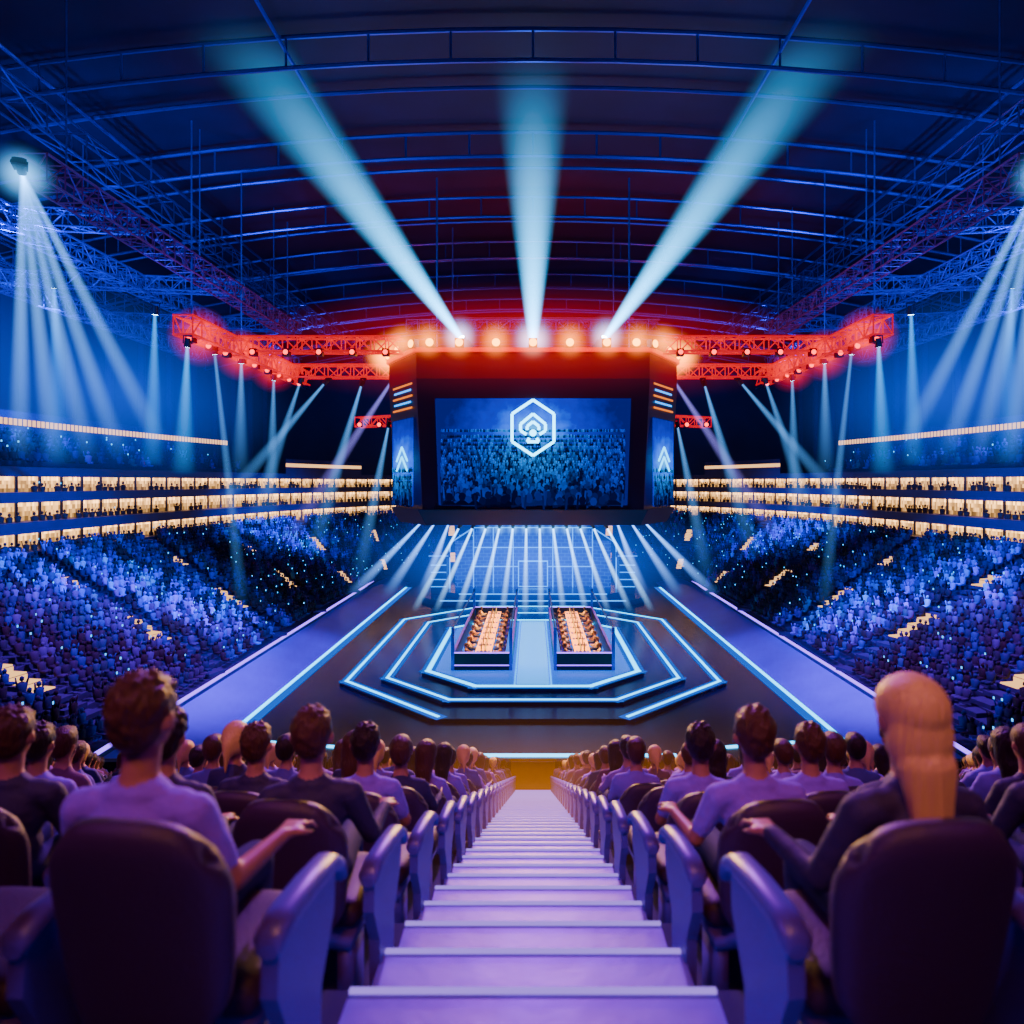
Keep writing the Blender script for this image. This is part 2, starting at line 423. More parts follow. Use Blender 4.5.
# ------------------------------------------------------------ bowl contours
YC=30.
def outer(t,off=0):
    n=2.6;a=32+off;b=75+off; c,s=math.cos(t),math.sin(t)
    return Vector((-a*math.copysign(abs(c)**(2/n),c),YC+b*abs(s)**(2/n),0))
def inner(t,off=0):
    n=7.;a=17.2+off;b=54+off;c,s=math.cos(t),math.sin(t)
    return Vector((-a*math.copysign(abs(c)**(2/n),c),YC+b*abs(s)**(2/n),0))
def resample(P,n):
    L=[0]
    for a,b in zip(P,P[1:]): L.append(L[-1]+(b-a).length)
    out=[];j=0
    for i in range(n):
        d=L[-1]*i/(n-1)
        while j<len(L)-2 and L[j+1]<d: j+=1
        f=(d-L[j])/max(1e-9,L[j+1]-L[j]); out.append(P[j].lerp(P[j+1],f))
    return out
def contour(fn,off,n):
    P=[fn(math.pi*i/800,off) for i in range(801)]
    P=[Vector((P[0].x,21,0))]+P+[Vector((P[-1].x,21,0))]
    return resample(P,n)
NS=241
INN=contour(inner,0,NS); OUT=contour(outer,0,NS)
NR=21
def rowpt(s): return [a.lerp(b,s) for a,b in zip(INN,OUT)]
def lev(r): return .95+(7.0-.95)*r/NR
mb=MB()
for r in range(NR):
    A=rowpt(r/NR);B=rowpt((r+1)/NR);z=lev(r);zn=lev(r+1)
    for i in range(NS-1):
        mb.face([(A[i].x,A[i].y,z),(A[i+1].x,A[i+1].y,z),(B[i+1].x,B[i+1].y,z),(B[i].x,B[i].y,z)][::-1],M['concrete'])
        mb.face([(B[i].x,B[i].y,z),(B[i+1].x,B[i+1].y,z),(B[i+1].x,B[i+1].y,zn),(B[i].x,B[i].y,zn)][::-1],M['concrete'])
mb.obj('grandstand')
def tiny(armup):
    mb=MB()
    v=[(-.12,-.1,.0),(.12,-.1,0),(.12,.1,0),(-.12,.1,0),(-.22,-.09,.45),(.22,-.09,.45),(.22,.09,.45),(-.22,.09,.45),(-.07,-.06,.54),(.07,-.06,.54),(.07,.06,.54),(-.07,.06,.54)]
    f=[(0,1,5,4),(1,2,6,5),(2,3,7,6),(3,0,4,7),(4,5,9,8),(5,6,10,9),(6,7,11,10),(7,4,8,11),(8,9,10,11)]
    mb.add(v,f,M['crowd'])
    iv,iff=ico(1); mb.add([(x*.105,y*.12,z*.14+.68) for x,y,z in iv],iff,M['crowd'])
    mb.box((-.1,.25,.02),(.14,.4,.14),M['crowd']);mb.box((.1,.25,.02),(.14,.4,.14),M['crowd'])
    if armup:
        mb.bar((.2,0,.42),(.3,.05,.8),.05,M['crowd'],4,.035);
        if armup>1: mb.bar((-.2,0,.42),(-.3,.05,.8),.05,M['crowd'],4,.035)
        if armup==3: mb.box((.3,.06,.86),(.08,.03,.12),M['glow'])
    o=mb.obj('t');t=tmpl([o]);bpy.data.objects.remove(o);return t
TN=[tiny(0)]*6+[tiny(1)]*3+[tiny(2)]*2+[tiny(3)]
aisle_frac=[.055,.115,.175,.235,.30,.37,.44,.56,.63,.70,.765,.825,.885,.945]
crowd=[];am=MB()
def crowd_lit_color(fr=.5,h=.8):
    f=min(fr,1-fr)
    b=(.22+1.0*max(0,math.sin(f*46+h*2.6+.6*math.sin(f*17)))**1.5)*(.40+.60*h)  # bright and dark streaks of light across the stands, put into the tints
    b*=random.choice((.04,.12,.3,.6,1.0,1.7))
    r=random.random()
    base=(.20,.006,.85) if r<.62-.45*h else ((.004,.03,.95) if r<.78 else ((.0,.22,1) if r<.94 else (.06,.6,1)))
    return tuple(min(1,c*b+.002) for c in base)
def fill(Pa,Pb,z,items,skip=True,pitch=.66,dens=.93,h=.8,sc=1.0):
    P=[a.lerp(b,.5) for a,b in zip(Pa,Pb)]; L=[0]
    for a,b in zip(P,P[1:]): L.append(L[-1]+(b-a).length)
    d=.3;j=0
    while d<L[-1]:
        while L[j+1]<d and j<len(L)-2: j+=1
        fr=(j+(d-L[j])/(L[j+1]-L[j]))/(len(P)-1)
        near=min(abs(fr-a) for a in aisle_frac)*L[-1]
        if random.random()<dens and not(skip and near<.8):
            p=P[j].lerp(P[j+1],(d-L[j])/(L[j+1]-L[j])); nrm=(Pa[j]-Pb[j]).normalized()
            rz=math.atan2(nrm.y,nrm.x)-math.pi/2
            items.append((random.choice(TN),(p.x,p.y,z+.40+random.uniform(-.03,.12)),rz+random.uniform(-.3,.3),sc*random.uniform(.9,1.1),crowd_lit_color(fr,h)))
        d+=pitch
for r in range(NR):
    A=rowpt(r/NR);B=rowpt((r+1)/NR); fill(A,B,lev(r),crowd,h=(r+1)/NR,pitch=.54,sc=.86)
    for a in aisle_frac:
        i=int(a*(NS-1)); p=A[i].lerp(B[i],.5); d=(B[i]-A[i]);ang=math.atan2(d.y,d.x)
        R=Matrix.Rotation(ang,3,'Z')
        am.box((p.x,p.y,lev(r)+.1),(d.length,1.2,.2),M['concrete'],R)
        lit=(r in(5,6,7,8,14,15)) if int(a*1000)%2 else (r in (2,3,4,11,12,13,14))
        if lit:
            am.box((p.x,p.y,lev(r)+.24),(d.length*.98,.85,.06),M['aisle'],R)
            q=p+d*.49; am.box((q.x,q.y,lev(r)+.34),(.05,.85,.26),M['aisle'],R)
am.obj('grandstand_aisle_stairs')
merged('grandstand_crowd',crowd,smooth=False)

mb=MB()
levels=[(7.05,8.25),(8.95,10.2),(10.85,11.85)]
O0=contour(outer,.0,400);O2=contour(outer,1.8,400)
def wallstrip(P,z0,z1,m):
    for a,b in zip(P,P[1:]): mb.face([(a.x,a.y,z0),(b.x,b.y,z0),(b.x,b.y,z1),(a.x,a.y,z1)],m)
def slab(P,Q,z,m):
    for a,b,c,d in zip(P,P[1:],Q[1:],Q): mb.face([(a.x,a.y,z),(b.x,b.y,z),(c.x,c.y,z),(d.x,d.y,z)],m)
tops=[6.5]+[l[1] for l in levels]; bots=[l[0] for l in levels]+[12.45]
for a,b in zip(tops,bots):
    wallstrip(O0,a,b,M['fascia']); slab(O0,O2,b,M['fascia']); slab(O0,O2,a,M['fascia'])
for z0,z1 in levels:
    for i in range(0,399):
        a,b=O2[i],O2[i+1]
        if i%4==3: mb.box(((a.x+b.x)/2,(a.y+b.y)/2,(z0+z1)/2),(.2,.2,z1-z0),M['fascia'])
mb.obj('suite_balconies')
wm=MB();tint=[]
for li,(z0,z1) in enumerate(levels):
    for i in range(399):
        a,b=O2[i],O2[i+1]
        for hh in range(4):
            za=z0+(z1-z0)*hh/4;zb=z0+(z1-z0)*(hh+1)/4
            for u in range(3):
                p=a.lerp(b,u/3);q=a.lerp(b,(u+1)/3)
                wm.face([(p.x,p.y,za),(q.x,q.y,za),(q.x,q.y,zb),(p.x,p.y,zb)],M['warm'])
                w=random.random()**1.6*(.8,1.4,2.0,3.6)[hh]+(.15,.3,.5,1.2)[hh]
                tint+= [(1.0*w,.48*w,.14*w,1)]*4
o=wm.obj('suite_interior_lights'); at=o.data.color_attributes.new('tint','FLOAT_COLOR','POINT'); at.data.foreach_set('color',np.array(tint,dtype=float).ravel())
sp=[]
for z0,z1 in levels: 
    fill(contour(outer,.4,NS),contour(outer,1.3,NS),z0-.55,sp,skip=False,pitch=.7,dens=.6,sc=.9)
sp=[(t,p,r,s,(.04,.02,.04)) for t,p,r,s,c in sp]
merged('suite_spectators',sp,smooth=False)
mb=MB()
def sideseg(P,ymax): 
    n=len(P); L=[p for p in P[:n//2] if p.y<=ymax]; R=[p for p in P[n//2:] if p.y<=ymax]; return L,R
up=[]
for side in(0,1):
    for r in range(5):
        Pa=sideseg(contour(outer,.2+.9*r,NS),72)[side];Pb=sideseg(contour(outer,.2+.9*(r+1),NS),72)[side]
        n=min(len(Pa),len(Pb));Pa=Pa[:n] if side==0 else Pa[-n:];Pb=Pb[:n] if side==0 else Pb[-n:]
        z=12.5+.40*r; slab(Pa,Pb,z,M['concrete']); wallstrip(Pb,z,z+.40,M['concrete'])
        fill(Pa,Pb,z-.1,up,skip=False,pitch=.7,dens=.8)
    Pb=sideseg(contour(outer,4.8,NS),70)[side]
    wallstrip(Pb,14.3,15.5,M['fascia']); wallstrip(Pb,15.95,16.5,M['fascia'])
    PL=sideseg(contour(outer,4.70,500),76)[side]
    for a,b in list(zip(PL,PL[1:])):
        p=a.lerp(b,.12);q=a.lerp(b,.88); mb.face([(p.x,p.y,15.5),(q.x,q.y,15.5),(q.x,q.y,15.95),(p.x,p.y,15.95)],M['aisle'])
    PB_=[p for p in contour(outer,.0,500) if 78<p.y<92 and (p.x<0)==(side==0)]
    wallstrip(PB_,12.45,13.2,M['fascia']); wallstrip(PB_,13.2,13.6,M['aisle']); wallstrip(PB_,13.6,14.1,M['fascia'])
mb.obj('upper_tier')
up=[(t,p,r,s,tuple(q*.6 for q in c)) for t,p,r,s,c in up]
merged('upper_tier_crowd',up,smooth=False)

# ------------------------------------------------------------ shell
mb=MB();mb.face([(-50,-6,0),(50,-6,0),(50,118,0),(-50,118,0)],M['floor']);mb.obj('floor')
def roofz(x): return 34-6*(abs(x)/46)**2
for nm,x in(('wall_left',-44),('wall_right',44)):
    mb=MB(); mb.face([(x,-6,0),(x,117,0),(x,117,roofz(44)),(x,-6,roofz(44))],M['wall'])
    for y in range(0,117,6): mb.box((x*.99,y,15),(.6,.5,29),M['fascia'])
    mb.obj(nm)
mb=MB(); mb.face([(-44,117,0),(44,117,0),(44,117,28.5)]+[(x,117,roofz(x)) for x in range(40,-41,-4)]+[(-44,117,28.5)],M['wall']);mb.obj('wall_back')
mb=MB(); xs=list(range(-44,45,4))
for a,b in zip(xs,xs[1:]): mb.face([(a,-6,roofz(a)),(b,-6,roofz(b)),(b,117,roofz(b)),(a,117,roofz(a))],M['deck'])
mb.obj('ceiling')
mb=MB()
for y in range(14,116,5):
    for a,b in zip(xs,xs[1:]):
        mb.bar((a,y,roofz(a)-.5),(b,y,roofz(b)-.5),.11,M['roofsteel'],6)
        if y%10==4: mb.bar((a,y,roofz(a)-2.0),(b,y,roofz(b)-2.0),.11,M['roofsteel'],6); mb.bar((a,y,roofz(a)-2.0),(a,y,roofz(a)-.5),.06,M['roofsteel'],4)
for x in (-36,-24,-12,12,24,36):
    mb.bar((x,8,roofz(x)-1.2),(x,116,roofz(x)-1.2),.10,M['roofsteel'],6)
    if abs(x)>=20: truss(mb,(x,10,roofz(x)-3.2),(x,112,roofz(x)-3.2),.8,M['roofsteel'],.07,1.5,3.0)
mb.obj('roof_structure')
mb=MB()
for s in(-1,1):
    truss(mb,(s*27,20,25),(s*27,80,25),1.1,M['steel'],.07)
    truss(mb,(s*33,26,24),(s*33,70,24),1.1,M['steel'],.07)
    for y in(24,36,48,60): truss(mb,(s*20,y,24.8),(s*38,y,25.6),.9,M['steel'],.06)
    for y in(30,42,54):
        for x in (20,27,33): mb.bar((s*x,y,25),(s*x,y,roofz(x)-.2),.04,M['steel'],4)
    mb.bar((s*36,46,16),(s*36,46,29),.22,M['steel'],8);mb.bar((s*36,34,16),(s*36,34,29),.22,M['steel'],8)
mb.obj('lighting_rig_truss')
mb=MB()
M['darkred']=mat('truss_dark_red',(.10,.01,.20),.45,metal=.3,emit=(.7,.01,.10),estr=.02)  # faint red glow put into the truss, which is no lamp
for s in(-1,1): truss(mb,(s*20,28,24.1),(s*20,58,24.1),1.1,M['darkred'],.06)
mb.obj('side_lighting_truss')
mb=MB()
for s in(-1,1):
    truss(mb,(s*20,40,20.5),(s*20,61,20.5),1.1,M['redlitsteel'],.08)
    truss(mb,(s*20,48,20.9),(s*9,48,20.9),1.0,M['redlitsteel'],.08)
    truss(mb,(s*20,57,20.5),(s*10.5,57,20.5),1.0,M['redlitsteel'],.08)
    truss(mb,(s*15,60,16.6),(s*11,58,16.6),.8,M['redlitsteel'],.07)
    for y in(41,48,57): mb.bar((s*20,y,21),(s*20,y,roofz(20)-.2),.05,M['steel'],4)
    for y in np.linspace(41,60,9): 
        mb.box((s*20,y,19.9),(.45,.45,.5),M['black']);mb.disc((s*20,y-.24,19.9),.17,(0,-1,0),M['redlamp'])
    for x in np.linspace(10,19,5):
        mb.box((s*x,47.6,20.3),(.45,.45,.5),M['black']);mb.disc((s*x,47.34,20.3),.17,(0,-1,0),M['redlamp'])
    for x in(11.2,12.6,14.2): mb.box((s*x,57.5,16.2),(.4,.4,.4),M['black']);mb.disc((s*x,57.28,16.2),.17,(0,-1,0),M['redlamp'])
mb.obj('red_lighting_truss')

# ------------------------------------------------------------ beams / fixtures
beam_mats={}
def mth(nt,op,x,y=None):
    n=nt.nodes.new('ShaderNodeMath');n.operation=op
    for i,q in enumerate((x,y)):
        if q is None: continue
        if isinstance(q,(int,float)): n.inputs[i].default_value=q
        else: nt.links.new(q,n.inputs[i])
    return n.outputs[0]
def beam_mat(col,strength,a,p,key):
    if key in beam_mats: return beam_mats[key]
    m=bpy.data.materials.new('haze_beam');m.use_nodes=True;nt=m.node_tree;nt.nodes.clear();N=nt.nodes.new;L=nt.links.new
    o=N('ShaderNodeOutputMaterial');e=N('ShaderNodeEmission');e.inputs[0].default_value=(*col,1)
    tc=N('ShaderNodeTexCoord');sx=N('ShaderNodeSeparateXYZ');L(tc.outputs['Object'],sx.inputs[0])
    r2=mth(nt,'ADD',mth(nt,'MULTIPLY',sx.outputs[0],sx.outputs[0]),mth(nt,'MULTIPLY',sx.outputs[1],sx.outputs[1]))
    z=sx.outputs[2]; R=mth(nt,'ADD',mth(nt,'MULTIPLY',z,1-a),a)
    q=mth(nt,'MAXIMUM',mth(nt,'SUBTRACT',1,mth(nt,'DIVIDE',r2,mth(nt,'MULTIPLY',R,R))),0)
    q=mth(nt,'POWER',q,1.6)
    fall=mth(nt,'POWER',mth(nt,'MAXIMUM',mth(nt,'SUBTRACT',1,z),0),p)
    inten=mth(nt,'DIVIDE',mth(nt,'MULTIPLY',q,fall),mth(nt,'POWER',R,1.5))
    L(mth(nt,'MULTIPLY',inten,strength),e.inputs[1]);L(e.outputs[0],o.inputs['Volume'])
    try: m.cycles.volume_step_rate=1.6; m.cycles.emission_sampling='NONE'
    except Exception: pass
    beam_mats[key]=m;return m
_cone={}
def cone_mesh(a,n=12):
    mb=MB();mb.bar((0,0,0),(0,0,1),a,M['black'],n,1.0);me=mb.obj('t');d=me.data;bpy.data.objects.remove(me);d.materials.clear();return d
def fixture_mesh(lens):
    mb=MB()
    mb.box((0,0,-.42),(.36,.36,.14),M['black'])
    for s in(-1,1): mb.box((s*.22,0,-.18),(.05,.16,.5),M['black'])
    mb.bar((0,0,-.25),(0,0,.22),.15,M['black'],14,.19); mb.bar((0,0,.2),(0,0,.26),.2,M['black'],14)
    mb.disc((0,0,.265),.165,(0,0,1),lens)
    o=mb.obj('t');d=o.data;bpy.data.objects.remove(o);return d
FX=fixture_mesh(M['lens'])
def halo_mat(name,col,s,pw,rate=2.0):
    m=bpy.data.materials.new(name);m.use_nodes=True;nt=m.node_tree;nt.nodes.clear();N=nt.nodes.new;L=nt.links.new
    o=N('ShaderNodeOutputMaterial');e=N('ShaderNodeEmission');e.inputs[0].default_value=(*col,1)
    tc=N('ShaderNodeTexCoord');ln=N('ShaderNodeVectorMath');ln.operation='LENGTH';L(tc.outputs['Object'],ln.inputs[0])
    q=mth(nt,'POWER',mth(nt,'MAXIMUM',mth(nt,'SUBTRACT',1,ln.outputs['Value']),0),pw)
    L(mth(nt,'MULTIPLY',q,s),e.inputs[1]);L(e.outputs[0],o.inputs['Volume'])
    try: m.cycles.volume_step_rate=rate; m.cycles.emission_sampling='NONE'
    except Exception: pass
    return m
def halo_mesh(m):
    hb=MB();hb.add(*ico(2),m);ho=hb.obj('t',smooth=True);d=ho.data;bpy.data.objects.remove(ho);return d
HB=halo_mesh(halo_mat('lamp_halo_blue',(.10,.45,1),5.0,3,1.0))
HO=halo_mesh(halo_mat('lamp_halo_orange',(1,.22,.008),4.5,2.4,1.2))
HR=halo_mesh(halo_mat('lamp_halo_red',(1,.006,.004),1.3,2.0))
def halo(me,c,r,parent=None):
    h=bpy.data.objects.new('lamp_halo',me);COL.objects.link(h);h.location=c;h.scale=(r,)*3
    if parent: h.parent=parent
    return h
def beam(src,dst,r0,r1,col=(.35,.75,1),s=.1,p=1.2,name='moving_head_light_fixture',fs=1.0,hl=0):
    src=Vector(src);dst=Vector(dst);d=dst-src;L=d.length;a=round(r0/r1,2)
    par=bpy.data.objects.new(name,FX); COL.objects.link(par)
    par.location=src-d.normalized()*.27*fs; par.rotation_mode='QUATERNION'; par.rotation_quaternion=d.to_track_quat('Z','Y'); par.scale=(fs,)*3
    me=cone_mesh(a) if a not in _cone else _cone[a]; _cone[a]=me
    me2=me.copy(); me2.materials.append(beam_mat(col,s,a,p,(col,s,a,p)))
    b=bpy.data.objects.new('light_beam',me2);COL.objects.link(b);b.parent=par
    b.location=(0,0,.28); b.scale=(r1/fs,r1/fs,L/fs)
    if hl: halo(HB,(0,0,.4),hl/fs,par)
CY=(.04,.46,1)
beam((-5.0,48.6,21.5),(-15.5,33,34.5),.26,2.7,CY,1.35,1.5,fs=1.6,hl=1.7)
beam((0,48.6,21.2),(0,37,34.5),.40,2.6,CY,1.7,1.5,fs=1.6,hl=2.0)
beam((5.0,48.6,21.5),(15.5,33,34.5),.26,2.7,CY,1.35,1.5,fs=1.6,hl=1.7)
PB=(.10,.38,1)
for s in(-1,1):
    for i,(x,z) in enumerate(((-33,14.5),(-30.8,14.3),(-28.6,14.5),(-26.5,14.6),(-24,15.5))):
        beam((s*20,27.4,23.6),(-s*x,45,z-1.5),.10,.85,PB,.66,.8,fs=.8,hl=1.4 if i==2 else 0)
    beam((s*21.5,39.8,21.0),(s*22.3,41,12.5),.12,.75,(.01,.32,1),.90,.5)
    beam((s*20,40.5,19.3),(s*21,42,12),.12,.85,(.01,.36,1),.90,.5)
    beam((s*26,38,22.0),(s*27,40,12.5),.12,.9,(.01,.28,1),.60,.6)
    beam((s*20,48,19.6),(s*20.5,49,12),.12,.8,PB,.60,.7)
    beam((s*20,54,19.3),(s*21,56,8),.12,.9,PB,.40,.7)
    beam((s*19,57,19.5),(s*24,60,8),.12,1.0,PB,.35,.7)
    beam((s*14,57,19.3),(s*19,60,5),.12,1.1,PB,.45,.8)
    beam((s*12,58,16),(s*15,60,3),.12,1.0,PB,.45,.8)
    beam((s*17,57,19.5),(s*28,62,9),.12,1.0,PB,.40,.8)
    beam((s*11,56,20),(s*22,62,6),.12,1.1,(.30,.24,1),.35,.8)
    beam((s*20,44,19.5),(s*19.5,47,3),.12,.6,PB,.60,.7)
    for i,x in enumerate((.5,1.5,2.5,3.5,4.5,5.5)):
        beam((s*x,52,8.1),(s*(x*1.3+.62*i),57.5+.5*i,.4),.10,.42,(.20,.52,1),5.0,1.1,fs=.6,hl=.8 if i<4 else 0)
    for i,x in enumerate((6.6,7.7,8.8)):
        beam((s*x,55,8.3),(s*(x*1.55+i*1.6),64,1.0),.1,.8,(.12,.34,1),1.6,1.1,fs=.6)

# ------------------------------------------------------------ scoreboard
J=empty('jumbotron_scoreboard',(0,0,0))
def octo(z,k=1.0,g=0):
    P=[(8,48),(10.9,53),(10.9,59),(8,64)]
    Q=[(x*k+g*.8,56+(y-56)*k+(g if y>56 else -g)) for x,y in P]
    return [(-x,y,z) for x,y in Q]+[(x,y,z) for x,y in Q[::-1]]
def ring(mb,z0,z1,k0,k1,m,g0=0,g1=0,caps=True):
    A=octo(z0,k0,g0);B=octo(z1,k1,g1);n=8
    mb.add(A+B,[(i,(i+1)%n,n+(i+1)%n,n+i) for i in range(n)]+([tuple(range(n)),tuple(range(2*n-1,n-1,-1))] if caps else []),m)
mb=MB()
M['redhousing']=mat('crown_housing',(.16,.008,.012),.5)
M['skirt']=mat('skirt_housing',(.03,.006,.03),.4)
ring(mb,9.6,18.6,.955,1.0,M['skirt'])
ring(mb,18.6,20.4,1.0,.99,M['redhousing'],.0,.1)
ring(mb,8.5,9.6,.93,.975,M['skirt'],0,.15)
ring(mb,20.4,20.7,1.0,1.0,M['redlitsteel'],.2,.2)
mb.obj('housing',J)
def screen_mat(name,ez,st):
    m=bpy.data.materials.new(name);m.use_nodes=True;nt=m.node_tree;nt.nodes.clear();N=nt.nodes.new;L=nt.links.new
    o=N('ShaderNodeOutputMaterial');e=N('ShaderNodeEmission');tc=N('ShaderNodeTexCoord');sx=N('ShaderNodeSeparateXYZ');L(tc.outputs['Object'],sx.inputs[0])
    x=sx.outputs[0];z=sx.outputs[2]
    dx=mth(nt,'MULTIPLY',x,.17);dz=mth(nt,'MULTIPLY',mth(nt,'SUBTRACT',z,ez),.26)
    d=mth(nt,'SQRT',mth(nt,'ADD',mth(nt,'MULTIPLY',dx,dx),mth(nt,'MULTIPLY',dz,dz)))
    nz=N('ShaderNodeTexNoise');nz.inputs['Scale'].default_value=1.3;nz.inputs['Detail'].default_value=5;L(tc.outputs['Object'],nz.inputs['Vector'])
    d=mth(nt,'ADD',d,mth(nt,'MULTIPLY',mth(nt,'SUBTRACT',nz.outputs['Fac'],.5),.5))
    cr=N('ShaderNodeValToRGB');L(d,cr.inputs[0]);c=cr.color_ramp
    c.elements[0].position=0;c.elements[0].color=(.0,.40,1,1);c.elements[1].position=1.0;c.elements[1].color=(.000,.002,.10,1)
    k=c.elements.new(.22);k.color=(.0,.12,1,1);k=c.elements.new(.5);k.color=(.0,.012,.42,1)
    L(cr.outputs[0],e.inputs[0]);e.inputs[1].default_value=st;L(e.outputs[0],o.inputs[0]);return m
SM=screen_mat('led_screen_picture',1.5,2.0); SM2=screen_mat('side_screen_picture',-.5,2.0)
mb=MB(); mb.face([(-6.45,0,-3.8),(6.45,0,-3.8),(6.75,0,3.8),(-6.75,0,3.8)],SM); o=mb.obj('front_screen',J);o.location=(0,47.93,13.7);o.rotation_euler=(-.035,0,0)
em=MB();eL=emat('emblem_led',(.05,.60,1),9)
def hexline(r,w,yo,m,sy=1.25):
    pts=[(r*math.sin(math.pi/3*i),r*math.cos(math.pi/3*i)*sy) for i in range(6)]
    for a,b in zip(pts,pts[1:]+pts[:1]): em.bar((a[0],yo,a[1]),(b[0],yo,b[1]),w,m,4)
hexline(1.65,.10,0,eL,1.15)
for a,b in(((-.85,.25),(0,.95)),((0,.95),(.85,.25)),((-.85,-.2),(-.85,.25)),((.85,-.2),(.85,.25)),((-.85,-.2),(-.45,-.45)),((.85,-.2),(.45,-.45)),
    ((-.4,.1),(0,.42)),((0,.42),(.4,.1)),((-.4,.1),(-.4,-.15)),((.4,.1),(.4,-.15)),((-.4,-.95),(-.25,-.7)),((.4,-.95),(.25,-.7)),((-.4,-.95),(.4,-.95))):
    em.bar((a[0],0,a[1]),(b[0],0,b[1]),.10,eL,4)
em.disc((0,0,-.35),.24,(0,-1,0),eL,12)
o=em.obj('emblem',J);o.location=(0,47.74,15.2)
def fans_mesh(hw,z0,z1,rows,seed,smin,smax,name):
    rr=random.Random(seed); V=MB();C=[];PM=emat(name+'_ink',(1,1,1),1.0,attr='tint',lamp=False)
    for r in range(rows):
        t=r/(rows-1); s=smin*(smax/smin)**t; zb=z1+(z0-z1)*t**.8 ; y=-.012-.004*r
        n=int(2*hw/(s*.85))+1
        for i in range(n):
            x=-hw+s*.4+(2*hw-s*.8)*(i+.5)/n+rr.uniform(-.15,.15)*s; z=zb+rr.uniform(-.2,.2)*s-.2*s
            x=max(-hw+.66*s,min(hw-.66*s,x))
            g=math.exp(-(x/3.2)**2)*(1-t)
            b=rr.choice((.03,.12,.35,.8,1.2))*(1.2-.95*t)
            c=(.0,(.045+.40*g)*b,(.80+.6*g)*b+.03)
            top=[(x+.26*s*math.cos(q),y,z+.62*s+.32*s*math.sin(q)) for q in np.linspace(0,2*math.pi,9)[:-1]]; V.face(top,PM);C+=[c]*8
            zl=max(z0,z-.9*s); V.face([(x-.5*s,y,zl),(x+.5*s,y,zl),(x+.52*s,y,z+.1*s),(x+.18*s,y,z+.35*s),(x-.18*s,y,z+.35*s),(x-.52*s,y,z+.1*s)],PM);C+=[tuple(q*.6 for q in c)]*6
            if rr.random()<.45:
                q=rr.choice((-1,1)); V.face([(x+q*.38*s,y-.001,z),(x+q*.54*s,y-.001,z),(x+q*.62*s,y-.001,z+1.05*s),(x+q*.48*s,y-.001,z+1.05*s)],PM);C+=[c]*4
    o=V.obj(name,J); a=o.data.color_attributes.new('tint','FLOAT_COLOR','POINT'); a.data.foreach_set('color',np.array([(*c,1) for c in C],dtype=float).ravel()); return o
o=fans_mesh(6.35,-3.78,1.35,26,11,.11,.95,'screen_picture_fans');o.location=(0,47.9,13.7);o.rotation_euler=(-.035,0,0)
amber=emat('ticker_amber',(1,.22,.02),1.4)
for s in(-1,1):
    a=Vector((s*8.35*.985,48.6,0));b=Vector((s*10.6*.985,52.4,0));n=Vector((s*5,-2.9,0)).normalized()*.08
    L=(b-a).length
    me=MB(); me.face([(-L/2,0,-3.6),(L/2,0,-3.6),(L/2,0,2.6),(-L/2,0,2.6)],SM2)
    o=me.obj('side_screen',J); c=(a+b)/2+n; o.location=(c.x,c.y,13.4); d=(b-a)*(1 if s>0 else -1);o.rotation_euler=(0,0,math.atan2(d.y,d.x))
    me=MB()
    for i in range(5):
        z=3.1+i*.42; me.box((0,-.02,z),(L*(.9-.12*(i%2)),.04,.13),amber if i%2==0 else M['cyan2'])
    for k in(0,.7): me.bar((-L*.25,-.05,-.6-k),(0,-.05,.4-k),.08,M['cyan'],4);me.bar((L*.25,-.05,-.6-k),(0,-.05,.4-k),.08,M['cyan'],4)
    o=me.obj('side_ticker',J);o.location=(c.x,c.y,13.6);o.rotation_euler=(0,0,math.atan2(d.y,d.x))
    o=fans_mesh(L/2,-3.55,-1.0,9,20+s,.2,.7,'side_screen_fans'); o.location=(c.x+n.x*.3,c.y+n.y*.3,13.4); o.rotation_euler=(0,0,math.atan2(d.y,d.x))
mb=MB()
crown=[(-10.9,57),(-10.9,54.5),(-10.7,52.6),(-9.6,50.4),(-8.2,48),(-7.0,47.6),(-2.5,47.6),(2.5,47.6),(7.0,47.6),(8.2,48),(9.6,50.4),(10.7,52.6),(10.9,54.5),(10.9,57),(-5,47.6),(0,47.6),(5,47.6)]
for x,y in crown:
    n=Vector((x*.55 if abs(x)>7.5 else 0,-6,0)).normalized()
    c=Vector((x,y,20.95))
    mb.box(c,(.6,.5,.6),M['black'],Matrix.Rotation(math.atan2(n.y,n.x)+math.pi/2,3,'Z')); mb.disc(c+n*.27,.27,n,M['orange'])
    mb.disc(c+Vector((0,0,.31)),.2,(0,0,1),M['orange'])
    halo(HO,c+n*.9,1.5,J)
mb.obj('crown_lamps',J)
mb=MB()
for x in(-7,7):
    for y in(51,61): mb.bar((x,y,20.6),(x,y,roofz(x)-.2),.07,M['steel'],6)
truss(mb,(-8,56,24),(8,56,24),1,M['darkred'],.07); truss(mb,(-9,50,22.6),(9,50,22.6),.8,M['darkred'],.06)
mb.obj('hanging_rig',J)

def haze(name,loc,rad,col,s,rot=(0,0,0),pw=2.0):
    m=halo_mat(name,col,s,pw,2.0)
    mb=MB();mb.add(*ico(3),m);o=mb.obj(name,smooth=True);o.location=loc;o.scale=rad;o.rotation_euler=rot
haze('red_stage_haze',(0,49,21.0),(22,7,4.6),(1,.012,.006),.20)
haze('blue_stage_haze',(0,63,4.5),(20,12,7),(.012,.13,1),.17)
haze('audience_haze',(0,10.5,6.4),(5.5,8,1.9),(1,.30,.01),.10,rot=(-.39,0,0))
for s in(-1,1):
    haze('side_haze',(s*30,50,18),(12,24,9),(.005,.10,1),.06)
    for y in(42,48,54): halo(HR,(s*20,y,20.2),2.0).name='red_lamp_halo'

